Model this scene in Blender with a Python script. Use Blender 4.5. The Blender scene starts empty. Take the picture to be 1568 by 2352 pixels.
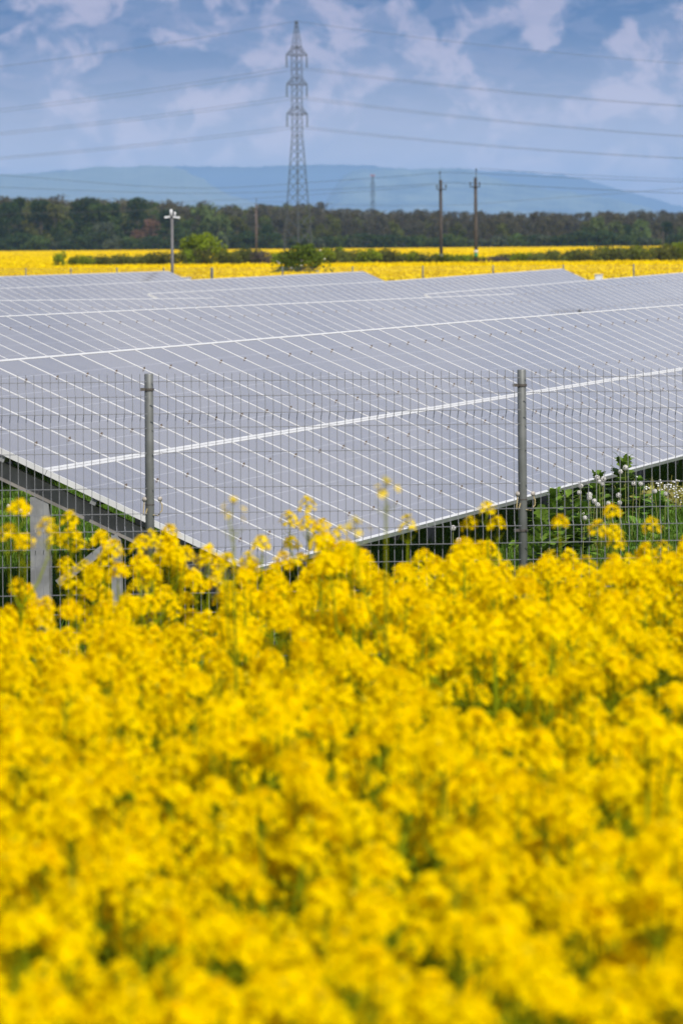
import bpy, math, random
import numpy as np
from mathutils import Vector, Matrix
R = math.radians
sc = bpy.context.scene
col = sc.collection

# ------------------------------------------------------------------ camera
CAM_H = 3.0
ROLL = R(0.45)
HOR = 556.0            # picture row (of 2352) of the horizon
FPX = 200.0 / 36.0 * 2352.0
cam = bpy.data.cameras.new('camera')
cam.sensor_fit = 'VERTICAL'; cam.sensor_height = 36.0; cam.sensor_width = 24.0
cam.lens = 200.0
cam.shift_y = -(1176.0 - HOR) / 2352.0
cam.clip_start = 0.5; cam.clip_end = 150000.0
cam.dof.use_dof = True
cam.dof.focus_distance = 50.0
cam.dof.aperture_fstop = 6.8
camo = bpy.data.objects.new('camera', cam); col.objects.link(camo)
camo.location = (0, 0, CAM_H); camo.rotation_euler = (R(90), ROLL, 0)
sc.camera = camo

# ------------------------------------------------------------------ light
SUN_EL, SUN_AZ = R(46), R(26)         # azimuth: from straight behind the camera towards its right
sd = Vector((math.cos(SUN_EL) * math.sin(SUN_AZ), -math.cos(SUN_EL) * math.cos(SUN_AZ), math.sin(SUN_EL)))
sl = bpy.data.lights.new('sun', 'SUN'); sl.energy = 4.2; sl.angle = R(0.6); sl.color = (1.0, 0.955, 0.89)
so = bpy.data.objects.new('sun', sl); col.objects.link(so)
so.rotation_euler = (-sd).to_track_quat('-Z', 'Y').to_euler(); so.location = (0, -50, 80)

world = bpy.data.worlds.new("World"); sc.world = world; world.use_nodes = True
nt = world.node_tree; nt.nodes.clear()
def nd(t, tree=None, **k):
    n = (tree or nt).nodes.new(t)
    for a, b in k.items(): setattr(n, a, b)
    return n
def lk(a, b, tree=None): (tree or nt).links.new(a, b)
def mth(op, a, b=None, tree=None, clamp=False):
    n = nd('ShaderNodeMath', tree, operation=op, use_clamp=clamp)
    for i, v in enumerate((a, b)):
        if v is None: continue
        if isinstance(v, (int, float)): n.inputs[i].default_value = v
        else: lk(v, n.inputs[i], tree)
    return n.outputs[0]
def mapr(v, a, b, c=0.0, d=1.0, tree=None, smooth=True):
    n = nd('ShaderNodeMapRange', tree); n.interpolation_type = 'SMOOTHSTEP' if smooth else 'LINEAR'
    lk(v, n.inputs['Value'], tree)
    for k, x in (('From Min', a), ('From Max', b), ('To Min', c), ('To Max', d)): n.inputs[k].default_value = x
    return n.outputs['Result']
def mixc(f, a, b, tree=None):
    n = nd('ShaderNodeMix', tree, data_type='RGBA')
    for s, v in ((n.inputs[0], f), (n.inputs[6], a), (n.inputs[7], b)):
        if isinstance(v, (int, float)): s.default_value = v
        elif isinstance(v, tuple): s.default_value = (*v, 1.0)
        else: lk(v, s, tree)
    return n.outputs[2]
sky = nd('ShaderNodeTexSky', sky_type='NISHITA'); sky.sun_disc = False
sky.sun_elevation = SUN_EL; sky.sun_rotation = math.pi - SUN_AZ
sky.air_density = 1.0; sky.dust_density = 0.6; sky.ozone_density = 1.6
bg1 = nd('ShaderNodeBackground'); bg1.inputs[1].default_value = 0.10; lk(sky.outputs[0], bg1.inputs[0])
tc = nd('ShaderNodeTexCoord'); sep = nd('ShaderNodeSeparateXYZ'); lk(tc.outputs['Generated'], sep.inputs[0])
elev = sep.outputs[2]
mp = nd('ShaderNodeMapping'); lk(tc.outputs['Generated'], mp.inputs[0]); mp.inputs['Scale'].default_value = (1.0, 1.0, 1.25)
mp.inputs['Location'].default_value = (0.231, 0.0, 0.0)
def noise(scale, detail, rough, vec, tree=None, dist=0.0):
    n = nd('ShaderNodeTexNoise', tree); n.inputs['Scale'].default_value = scale; n.inputs['Detail'].default_value = detail
    n.inputs['Roughness'].default_value = rough; n.inputs['Distortion'].default_value = dist
    if vec is not None: lk(vec, n.inputs['Vector'], tree)
    return n.outputs['Fac']
n1 = noise(58.0, 9.0, 0.56, mp.outputs[0], dist=0.5)
n3 = noise(115.0, 6.0, 0.55, mp.outputs[0], dist=0.3)
mp2 = nd('ShaderNodeMapping'); lk(tc.outputs['Generated'], mp2.inputs[0]); mp2.inputs['Scale'].default_value = (1.0, 1.0, 3.2)
mp2.inputs['Location'].default_value = (0.9, 0.4, 0.013)
n2 = noise(26.0, 4.0, 0.5, mp2.outputs[0])
cl = mth('ADD', mth('MULTIPLY', n1, 0.62), mth('MULTIPLY', n2, 0.38))
puff = mapr(cl, 0.446, 0.514)                      # pinkish cumulus
blue = mapr(elev, 0.003, 0.041, 0.0, 1.0)
base = mixc(blue, (0.78, 0.72, 0.74), (0.038, 0.105, 0.265))     # distant grey blue cloud deck
lit = mixc(blue, (0.92, 0.80, 0.82), (0.44, 0.40, 0.52))
lit = mixc(mapr(n3, 0.42, 0.58), mixc(blue, (0.70, 0.66, 0.72), (0.12, 0.175, 0.33)), lit)
low = mixc(mth('MULTIPLY', puff, 0.95), base, lit)
n4 = noise(90.0, 8.0, 0.6, mp2.outputs[0], dist=0.6)
low = mixc(mth('MULTIPLY', mapr(n4, 0.46, 0.58), 0.30), low, mixc(blue, (0.80, 0.72, 0.77), (0.27, 0.275, 0.415)))
hi = mixc(mapr(n2, 0.40, 0.62), (0.36, 0.40, 0.52), (0.60, 0.60, 0.67))     # broken cloud higher up
full = mixc(mapr(elev, 0.046, 0.075), low, hi)
bg2 = nd('ShaderNodeBackground'); lk(full, bg2.inputs[0]); bg2.inputs[1].default_value = 1.0
mx = nd('ShaderNodeMixShader'); lk(mapr(elev, 0.25, 0.6), mx.inputs[0]); lk(bg2.outputs[0], mx.inputs[1]); lk(bg1.outputs[0], mx.inputs[2])
wo = nd('ShaderNodeOutputWorld'); lk(mx.outputs[0], wo.inputs[0])

vs = sc.view_settings
vs.view_transform = 'Standard'; vs.look = 'None'; vs.exposure = 0.3; vs.gamma = 1.0; vs.use_curve_mapping = False
cy = sc.cycles
cy.use_denoising = True; cy.denoiser = 'OPENIMAGEDENOISE'
cy.max_bounces = 6; cy.diffuse_bounces = 3; cy.glossy_bounces = 3; cy.transmission_bounces = 4; cy.volume_bounces = 2
cy.transparent_max_bounces = 8; cy.sample_clamp_indirect = 4.0; cy.caustics_reflective = False; cy.caustics_refractive = False

# ------------------------------------------------------------------ helpers
def P(px, py, Y):
    """The point at distance Y whose picture position (in a 1568 x 2352 frame) is px, py: a way to read positions off a survey photo."""
    a, b = px - 784.0, py - HOR
    c, s = math.cos(ROLL), math.sin(ROLL)
    return Vector(((a * c - b * s) * Y / FPX, Y, CAM_H - (a * s + b * c) * Y / FPX))

def tag(o, label, cat, group=None, kind=None):
    o['label'] = label; o['category'] = cat
    if group: o['group'] = group
    if kind: o['kind'] = kind
    return o
def empty(name, loc, rz=0.0):
    o = bpy.data.objects.new(name, None); col.objects.link(o); o.location = loc; o.rotation_euler = (0, 0, rz)
    o.empty_display_size = 0.2
    return o
class MB:
    def __init__(s): s.v = []; s.f = []; s.m = []; s.n = 0
    def add(s, v, f, m=0):
        s.v.append(np.asarray(v, dtype=np.float64).reshape(-1, 3)); k = s.n
        for q in f: s.f.append(tuple(i + k for i in q)); s.m.append(m)
        s.n += len(s.v[-1])
    def box(s, c, d, m=0, M=None):
        x, y, z = (e / 2 for e in d)
        v = [(-x,-y,-z),(x,-y,-z),(x,y,-z),(-x,y,-z),(-x,-y,z),(x,-y,z),(x,y,z),(-x,y,z)]
        v = [Vector(p) for p in v]
        if M is not None: v = [M @ p for p in v]
        s.add([tuple(p + Vector(c)) for p in v], [(0,3,2,1),(4,5,6,7),(0,1,5,4),(1,2,6,5),(2,3,7,6),(3,0,4,7)], m)
    def bar(s, a, b, w, h=None, m=0, up=(0, 0, 1)):
        a, b = Vector(a), Vector(b); d = b - a; L = d.length
        if L < 1e-6: return
        d.normalize(); u = Vector(up)
        if abs(d.dot(u)) > 0.99: u = Vector((1, 0, 0))
        r = d.cross(u).normalized(); u = r.cross(d)
        h = h or w
        c = [r * (sx * w / 2) + u * (sy * h / 2) for sx, sy in ((-1,-1),(1,-1),(1,1),(-1,1))]
        s.add([tuple(a + k) for k in c] + [tuple(b + k) for k in c], [(0,1,2,3),(7,6,5,4),(0,4,5,1),(1,5,6,2),(2,6,7,3),(3,7,4,0)], m)
    def tube(s, pts, rad, n=8, m=0, cap=True):
        pts = [Vector(p) for p in pts]
        if not hasattr(rad, '__len__'): rad = [rad] * len(pts)
        vs_ = []; fs = []
        r = None
        for i, p in enumerate(pts):
            d = (pts[min(i + 1, len(pts) - 1)] - pts[max(i - 1, 0)]).normalized()
            if r is None:
                r = d.cross(Vector((0, 0, 1)) if abs(d.z) < 0.9 else Vector((1, 0, 0))).normalized()
            else: r = (r - d * r.dot(d)).normalized()
            q = d.cross(r)
            for k in range(n):
                a = 2 * math.pi * k / n
                vs_.append(tuple(p + (r * math.cos(a) + q * math.sin(a)) * rad[i]))
            if i:
                for k in range(n):
                    A = (i - 1) * n + k; B = (i - 1) * n + (k + 1) % n
                    fs.append((A, B, B + n, A + n))
        if cap:
            fs.append(tuple(range(n))[::-1]); fs.append(tuple(range((len(pts) - 1) * n, len(pts) * n)))
        s.add(vs_, fs, m)
    def ball(s, c, r, m=0, nu=8, nv=6):
        if not hasattr(r, '__len__'): r = (r, r, r)
        v = []; f = []
        for j in range(nv + 1):
            t = math.pi * j / nv
            for i in range(nu):
                a = 2 * math.pi * i / nu
                v.append((c[0] + r[0] * math.sin(t) * math.cos(a), c[1] + r[1] * math.sin(t) * math.sin(a), c[2] + r[2] * math.cos(t)))
        for j in range(nv):
            for i in range(nu):
                A = j * nu + i; B = j * nu + (i + 1) % nu
                f.append((A, A + nu, B + nu, B))
        s.add(v, f, m)
    def quads(s, V, m=0):
        """V: (n,4,3) array of loose quads."""
        n = len(V); k = s.n
        s.v.append(V.reshape(-1, 3)); s.n += 4 * n
        idx = (np.arange(4 * n) + k).reshape(-1, 4)
        s.f.extend(map(tuple, idx.tolist())); s.m.extend([m] * n)
    def mesh(s, name, mats, smooth=False):
        me = bpy.data.meshes.new(name)
        me.from_pydata(np.concatenate(s.v).tolist() if s.v else [], [], s.f)
        for m in (mats if isinstance(mats, (list, tuple)) else [mats]): me.materials.append(m)
        me.polygons.foreach_set('material_index', s.m)
        if smooth: me.polygons.foreach_set('use_smooth', [True] * len(s.f))
        me.update()
        return me
    def build(s, name, mats, parent=None, smooth=False, loc=None):
        o = bpy.data.objects.new(name, s.mesh(name, mats, smooth)); col.objects.link(o)
        if parent is not None: o.parent = parent
        if loc is not None: o.location = loc
        return o
def copy_tree(o, parent=None):
    c = o.copy(); col.objects.link(c)
    if parent is not None: c.parent = parent
    for ch in list(o.children): copy_tree(ch, c)
    return c

def scatter(name, pts, rots, scls, vars_, variants, mat_extra=None, base=None):
    """One 'stuff' object: meshes from a small set spread over points by geometry nodes; base: optional mesh kept as it is."""
    me = bpy.data.meshes.new(name + '_points'); me.from_pydata(np.asarray(pts).tolist(), [], [])
    for nm, ty, dat in (('rot', 'FLOAT', rots), ('scl', 'FLOAT', scls), ('var', 'INT', vars_)):
        at = me.attributes.new(nm, ty, 'POINT'); at.data.foreach_set('value', np.asarray(dat, dtype=np.float32 if ty == 'FLOAT' else np.int32))
    o = bpy.data.objects.new(name, me); col.objects.link(o)
    cc = bpy.data.collections.new(name + '_kinds')
    for i, v in enumerate(variants): cc.objects.link(bpy.data.objects.new('%s_kind_%02d' % (name, i), v))
    g = bpy.data.node_groups.new(name, 'GeometryNodeTree')
    g.interface.new_socket('Geometry', in_out='INPUT', socket_type='NodeSocketGeometry')
    g.interface.new_socket('Geometry', in_out='OUTPUT', socket_type='NodeSocketGeometry')
    gi = nd('NodeGroupInput', g); go = nd('NodeGroupOutput', g)
    ci = nd('GeometryNodeCollectionInfo', g); ci.inputs['Collection'].default_value = cc
    ci.inputs['Separate Children'].default_value = True; ci.inputs['Reset Children'].default_value = True
    ip = nd('GeometryNodeInstanceOnPoints', g); ip.inputs['Pick Instance'].default_value = True
    lk(gi.outputs[0], ip.inputs['Points'], g); lk(ci.outputs[0], ip.inputs['Instance'], g)
    def na(n, t):
        a = nd('GeometryNodeInputNamedAttribute', g, data_type=t); a.inputs['Name'].default_value = n; return a.outputs['Attribute']
    lk(na('var', 'INT'), ip.inputs['Instance Index'], g)
    cx = nd('ShaderNodeCombineXYZ', g); lk(na('rot', 'FLOAT'), cx.inputs[2], g); lk(cx.outputs[0], ip.inputs['Rotation'], g)
    lk(na('scl', 'FLOAT'), ip.inputs['Scale'], g)
    out = ip.outputs[0]
    if base is not None:
        bo = bpy.data.objects.new(name + '_sheet', base); oi = nd('GeometryNodeObjectInfo', g); oi.inputs['Object'].default_value = bo
        jn = nd('GeometryNodeJoinGeometry', g); lk(out, jn.inputs[0], g); lk(oi.outputs['Geometry'], jn.inputs[0], g); out = jn.outputs[0]
    lk(out, go.inputs[0], g)
    md = o.modifiers.new('scatter', 'NODES'); md.node_group = g
    return o

# ------------------------------------------------------------------ materials
def mat(name, c, rough=0.6, metal=0.0, spec=0.5, var=0.0, vscale=3.0, c2=None, trans=0.0, objrand=0.0, coords='Object', bump=0.0):
    m = bpy.data.materials.new(name); m.use_nodes = True; t = m.node_tree
    b = t.nodes['Principled BSDF']; b.inputs['Roughness'].default_value = rough; b.inputs['Metallic'].default_value = metal
    b.inputs['Specular IOR Level'].default_value = spec
    b.inputs['Base Color'].default_value = (*c, 1)
    co = None
    if var > 0 or c2 is not None or bump > 0:
        tcn = nd('ShaderNodeTexCoord', t)
        n = noise(vscale, 5, 0.55, tcn.outputs[coords], t)
        if c2 is None: c2 = tuple(x * (1 - var) for x in c); c = tuple(min(1, x * (1 + var)) for x in c)
        co = mixc(mapr(n, 0.36, 0.64, tree=t), c, c2, t)
        if bump > 0:
            bn = nd('ShaderNodeBump', t); bn.inputs['Strength'].default_value = bump; lk(n, bn.inputs['Height'], t); lk(bn.outputs[0], b.inputs['Normal'], t)
    if objrand > 0:
        oi = nd('ShaderNodeObjectInfo', t); hs = nd('ShaderNodeHueSaturation', t)
        lk(mapr(oi.outputs['Random'], 0, 1, 1 - objrand, 1 + objrand, t, False), hs.inputs['Value'], t)
        lk(mapr(oi.outputs['Random'], 0, 1, 0.5 - objrand * 0.06, 0.5 + objrand * 0.06, t, False), hs.inputs['Hue'], t)
        if co is not None: lk(co, hs.inputs['Color'], t)
        else: hs.inputs['Color'].default_value = (*c, 1)
        co = hs.outputs[0]
    if co is not None: lk(co, b.inputs['Base Color'], t)
    if trans > 0:
        tr = nd('ShaderNodeBsdfTranslucent', t); ms = nd('ShaderNodeMixShader', t); ms.inputs[0].default_value = trans
        if co is not None: lk(co, tr.inputs[0], t)
        else: tr.inputs[0].default_value = (*c, 1)
        out = t.nodes['Material Output']; lk(b.outputs[0], ms.inputs[1], t); lk(tr.outputs[0], ms.inputs[2], t); lk(ms.outputs[0], out.inputs[0], t)
    return m
M = {}
M['petal'] = mat('rape_petal', (0.96, 0.71, 0.0), 0.7, spec=0.0, trans=0.45, objrand=0.05)
M['bud'] = mat('rape_bud', (0.42, 0.36, 0.01), 0.6, spec=0.1)
M['stalk'] = mat('rape_stalk', (0.19, 0.22, 0.003), 0.8, spec=0.05, objrand=0.15)
M['rapeleaf'] = mat('rape_leaf', (0.15, 0.19, 0.003), 0.8, spec=0.05, trans=0.3, objrand=0.2)
M['farpetal'] = mat('far_rape_flower', (0.86, 0.64, 0.0), 0.8, spec=0.0, trans=0.3, objrand=0.06)
M['fargreen'] = mat('far_rape_green', (0.16, 0.17, 0.01), 0.8, spec=0.0)
M['farsheet'] = mat('far_rape_canopy', (0.80, 0.60, 0.0), 0.9, spec=0.0, c2=(0.68, 0.52, 0.0), vscale=0.35)
M['alu'] = mat('aluminium_frame', (0.60, 0.595, 0.58), 0.5, metal=0.0, spec=0.5, var=0.06, vscale=2.0)
M['clamp'] = mat('dark_clamp', (0.17, 0.13, 0.10), 0.5, metal=0.3)
M['galv'] = mat('galvanised_steel', (0.235, 0.235, 0.23), 0.6, metal=0.15, var=0.22, vscale=5.0)
M['beam'] = mat('weathered_beam', (0.21, 0.19, 0.17), 0.7, metal=0.05, var=0.25, vscale=4.0)
M['post'] = mat('fence_post_zinc', (0.145, 0.15, 0.14), 0.5, metal=0.3, c2=(0.185, 0.19, 0.18), vscale=7.0)
M['wire'] = mat('fence_wire_zinc', (0.18, 0.182, 0.19), 0.55, metal=0.15)
M['strap'] = mat('clamp_band_steel', (0.12, 0.105, 0.09), 0.5, metal=0.5)
M['cable'] = mat('tan_cable', (0.42, 0.33, 0.16), 0.6)
M['knob'] = mat('grey_knob', (0.40, 0.36, 0.31), 0.7, var=0.3, vscale=40)
M['lattice'] = mat('lattice_steel', (0.052, 0.062, 0.074), 0.7, metal=0.2)
M['insul'] = mat('insulator_glass', (0.07, 0.09, 0.10), 0.3)
M['cond'] = mat('conductor_wire', (0.09, 0.10, 0.12), 0.6, metal=0.2)
M['pole'] = mat('concrete_pole', (0.055, 0.046, 0.041), 0.85, var=0.25, vscale=1.6)
M['polered'] = mat('reddish_pole', (0.10, 0.072, 0.064), 0.85, var=0.2, vscale=1.6)  # paler, redder base colour than the other poles
M['iron'] = mat('dark_iron', (0.04, 0.045, 0.055), 0.5, metal=0.3)
M['white'] = mat('white_paint', (0.62, 0.62, 0.62), 0.5)
M['redpaint'] = mat('red_paint', (0.55, 0.04, 0.03), 0.5)
M['greenpaint'] = mat('green_paint', (0.02, 0.22, 0.09), 0.5)
M['mast'] = mat('mast_steel', (0.125, 0.12, 0.12), 0.6, metal=0.2, var=0.1)
M['bark'] = mat('bark', (0.085, 0.068, 0.05), 0.9, var=0.3, vscale=2)
M['grass'] = mat('grass_blade', (0.080, 0.150, 0.014), 0.6, spec=0.1, trans=0.3, objrand=0.3)
M['weed'] = mat('weed_leaf', (0.15, 0.25, 0.03), 0.6, spec=0.2, trans=0.25, objrand=0.15, var=0.2, vscale=9)
M['stem'] = mat('dandelion_stem', (0.20, 0.21, 0.045), 0.6)
M['puff'] = mat('dandelion_puff', (0.74, 0.71, 0.66), 0.9, spec=0.0, trans=0.35)
M['puffcore'] = mat('dandelion_core', (0.16, 0.11, 0.07), 0.9)
M['daisy'] = mat('small_white_petal', (0.75, 0.74, 0.70), 0.8, spec=0.0)
M['drystalk'] = mat('yellow_green_stalk', (0.22, 0.20, 0.03), 0.7, objrand=0.2)
def leafmat(n, c, v=0.32, rnd=0.18): M[n] = mat(n, c, 0.8, spec=0.05, trans=0.42, objrand=rnd, var=v, vscale=0.32)
leafmat('leaf_dark', (0.034, 0.058, 0.022)); leafmat('leaf_mid', (0.062, 0.092, 0.022)); leafmat('leaf_pale', (0.135, 0.18, 0.055))
leafmat('leaf_brown', (.110, .096, .054)); leafmat('leaf_twig', (.100, .092, .066)); leafmat('leaf_olive', (0.12, 0.13, 0.032)); leafmat('leaf_rust', (.165, .088, .064))
leafmat('leaf_elder', (.10, .14, .016)); leafmat('leaf_bright', (.21, .26, .014)); leafmat('leaf_silver', (0.092, 0.115, 0.07)); leafmat('leaf_scrub', (0.14, 0.15, 0.03)); leafmat('leaf_mauve', (0.13, 0.10, 0.085))
# module glass: blue grey cells under slightly dusty glass, thin grid from the module's own UV
m = bpy.data.materials.new('module_glass'); m.use_nodes = True; t = m.node_tree; b = t.nodes['Principled BSDF']
uv = nd('ShaderNodeUVMap', t); uv.uv_map = 'UVMap'
su = nd('ShaderNodeSeparateXYZ', t); lk(uv.outputs[0], su.inputs[0], t)
def gridline(v, n, w):
    fr = mth('FRACT', mth('MULTIPLY', v, float(n), t), None, t)
    d = mth('ABSOLUTE', mth('SUBTRACT', fr, 0.5, t), None, t)
    return mth('GREATER_THAN', d, 0.5 - w * n * 0.5, t)
g1 = gridline(su.outputs[1], 6, 0.008)
g2 = gridline(su.outputs[0], 18, 0.006)
oi = nd('ShaderNodeObjectInfo', t)
tcn = nd('ShaderNodeTexCoord', t)
dn = noise(2.2, 5, 0.6, tcn.outputs['Object'], t)
cellc = mixc(oi.outputs['Random'], (0.134, 0.130, 0.146), (0.196, 0.186, 0.192), t)
dust = mixc(mth('MULTIPLY', mapr(dn, 0.35, 0.7, tree=t), 0.55, t), cellc, (0.21, 0.20, 0.195), t)
cc1 = mixc(mth('MULTIPLY', g2, 0.28, t), dust, (0.40, 0.41, 0.46), t)
cc2 = mixc(mth('MULTIPLY', g1, 0.17, t), cc1, (0.80, 0.80, 0.84), t)
lk(cc2, b.inputs['Base Color'], t)
b.inputs['Roughness'].default_value = 0.22; b.inputs['IOR'].default_value = 1.40
lk(mapr(dn, 0.3, 0.7, 0.09, 0.14, t), b.inputs['Roughness'], t)
M['glass'] = m

# ------------------------------------------------------------------ ground
def ground_z(x, y):
    z = 0.30 * (1 - 1 / (1 + np.exp(np.clip(-(y - 29.0) / 1.5, -60, 60))))            # the near rape field lies a little higher than the solar park
    z = z + 0.24 * np.exp(-((x - 3.2) / 1.3) ** 2 - ((y - 54.5) / 4.5) ** 2)   # small weedy mound right of the table's low edge
    z = z + 0.03 * np.sin(x * 1.3) * np.sin(y * 0.7) * (np.abs(y) < 75)
    return z
def axis(segs):
    out = []
    for a, b_, n in segs: out += list(np.linspace(a, b_, n, endpoint=False))
    return np.array(out + [segs[-1][1]])
gx = axis([(-26000, -400, 8), (-400, -40, 10), (-40, -8, 12), (-8, 9, 40), (9, 40, 12), (40, 400, 10), (400, 26000, 8)])
gy = axis([(-3000, -20, 6), (-20, 4, 6), (4, 22, 20), (22, 34, 30), (34, 75, 60), (75, 220, 16), (220, 2000, 12), (2000, 48000, 8)])
GX, GY = np.meshgrid(gx, gy)
gv = np.stack([GX, GY, ground_z(GX, GY)], -1).reshape(-1, 3)
nx_, ny_ = len(gx), len(gy)
gb = MB(); gb.add(gv, [(j * nx_ + i, j * nx_ + i + 1, (j + 1) * nx_ + i + 1, (j + 1) * nx_ + i) for j in range(ny_ - 1) for i in range(nx_ - 1)])
mg = mat('meadow_soil', (0.055, 0.085, 0.018), 0.95, spec=0.1, c2=(0.17, 0.125, 0.085), vscale=0.9, coords='Object', bump=0.4)
o = gb.build('ground', mg, smooth=True); tag(o, 'flat green meadow ground under the solar tables and fields', 'ground', kind='structure')

# hills (far ridges), split along the sunlit and cloud-shaded patches of one range
def ridge(name, prof, Y0, depth, label, m, seed):
    rng = np.random.default_rng(seed)
    px = np.array([p[0] for p in prof], float); py = np.array([p[1] for p in prof], float)
    Yc = Y0 + depth * 0.5
    pts = [P(a, b_, Yc) for a, b_ in prof]
    xs = np.array([p.x for p in pts]); zs = np.maximum(np.array([p.z for p in pts]), -4)
    nx, ny = 260, 26
    X = np.linspace(xs[0], xs[-1], nx); H = np.interp(X, xs, zs)
    rough = sum(np.interp(np.linspace(0, 1, nx), np.linspace(0, 1, k), rng.normal(0, a, k)) for k, a in ((40, 2.6), (110, 2.0), (260, 2.2)))
    H = np.maximum(H + rough * np.clip(H / 160, 0, 1), -4)
    V = []
    for j in range(ny):
        tt = j / (ny - 1)
        prof_y = math.sin(math.pi * tt) ** 0.8
        spur = 1 + 0.12 * np.sin(X / 270.0 + 2.2 * math.sin(tt * 5)) * (prof_y < 0.97)
        V.append(np.stack([X * (Y0 + depth * tt) / Yc, np.full(nx, Y0 + depth * tt), H * prof_y * np.where(prof_y < 0.97, np.minimum(spur, 1.0), 1.0) - 3], -1))
    V = np.concatenate(V)
    mb = MB(); mb.add(V, [(j * nx + i, j * nx + i + 1, (j + 1) * nx + i + 1, (j + 1) * nx + i) for j in range(ny - 1) for i in range(nx - 1)])
    return tag(mb.build(name, m, smooth=True), label, 'hill', kind='structure')
mh1 = mat('sunlit_wood_tone', (0.20, 0.225, 0.145), 0.95, spec=0, c2=(0.15, 0.18, 0.105), vscale=0.008)  # pale base colour paints the sunlit part of the wooded range
mh2 = mat('cloud_shade_wood_tone', (0.022, 0.034, 0.022), 0.95, spec=0, c2=(0.045, 0.06, 0.03), vscale=0.003)  # dark base colour stands in for cloud shade on the same range
mh3 = mat('sunlit_mottled_wood', (0.20, 0.23, 0.13), 0.95, spec=0, c2=(0.07, 0.095, 0.055), vscale=0.005)  # sunlit tone painted in again, mottled at random with a darker green
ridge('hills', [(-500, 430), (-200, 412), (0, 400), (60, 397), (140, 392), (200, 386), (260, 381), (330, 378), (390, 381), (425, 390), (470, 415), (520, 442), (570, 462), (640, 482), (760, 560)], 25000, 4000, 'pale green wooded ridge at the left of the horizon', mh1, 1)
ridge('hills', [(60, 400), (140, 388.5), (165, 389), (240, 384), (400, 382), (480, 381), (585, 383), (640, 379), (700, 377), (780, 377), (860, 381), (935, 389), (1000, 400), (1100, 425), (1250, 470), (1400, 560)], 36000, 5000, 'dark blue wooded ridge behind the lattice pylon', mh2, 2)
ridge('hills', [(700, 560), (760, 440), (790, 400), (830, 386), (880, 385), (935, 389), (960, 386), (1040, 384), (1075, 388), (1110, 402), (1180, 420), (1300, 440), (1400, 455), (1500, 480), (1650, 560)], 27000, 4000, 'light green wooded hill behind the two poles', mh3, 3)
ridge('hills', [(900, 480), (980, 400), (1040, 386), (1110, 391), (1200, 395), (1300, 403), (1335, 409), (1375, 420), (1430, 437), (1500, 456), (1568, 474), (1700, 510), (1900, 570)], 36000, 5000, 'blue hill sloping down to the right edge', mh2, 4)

# ------------------------------------------------------------------ solar tables
UX, UY = 0.2042, 0.9789
ROWANG = math.atan2(UY, UX)
WCOL, MW, ML, MT = 1.0, 0.994, 1.722, 0.042
TILT = R(24.6)
CT, ST = math.cos(TILT), math.sin(TILT)
GAP = 0.004
def module_mesh():
    lip, lz = 0.0195, 0.003
    x0, x1 = -MW / 2, MW / 2
    me = MB()
    # frame sides and lips, origin at the low edge, top surface at z = 0
    a = lip; h = 0.030
    me.add([(x0,0,-MT),(x1,0,-MT),(x1,ML,-MT),(x0,ML,-MT),(x0,0,0),(x1,0,0),(x1,ML,0),(x0,ML,0),
            (x0+a,h,0),(x1-a,h,0),(x1-a,ML-h,0),(x0+a,ML-h,0),(x0+a,h,-lz),(x1-a,h,-lz),(x1-a,ML-h,-lz),(x0+a,ML-h,-lz)],
           [(0,1,5,4),(1,2,6,5),(2,3,7,6),(3,0,4,7),(4,5,9,8),(5,6,10,9),(6,7,11,10),(7,4,8,11),
            (8,9,13,12),(9,10,14,13),(10,11,15,14),(11,8,12,15)], 0)
    me.add([(x0,0,-MT),(x1,0,-MT),(x1,ML,-MT),(x0,ML,-MT)], [(3,2,1,0)], 3)
    me.add([(x0+a,h,-lz),(x1-a,h,-lz),(x1-a,ML-h,-lz),(x0+a,ML-h,-lz)], [(0,1,2,3)], 1)
    for fy in (0.22, 0.78):
        me.box((x1 + 0.003, fy * ML, 0.004), (0.014, 0.018, 0.010), 2)
        me.box((x1 + 0.003, fy * ML, 0.013), (0.009, 0.009, 0.008), 2)
    ms = me.mesh('solar_module', [M['alu'], M['glass'], M['clamp'], M['white']])
    ul = ms.uv_layers.new(name='UVMap')
    for p in ms.polygons:
        if p.material_index == 1:
            for li, c in zip(p.loop_indices, ((0,0),(1,0),(1,1),(0,1))): ul.data[li].uv = c
    return ms
MODULE = module_mesh()
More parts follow.
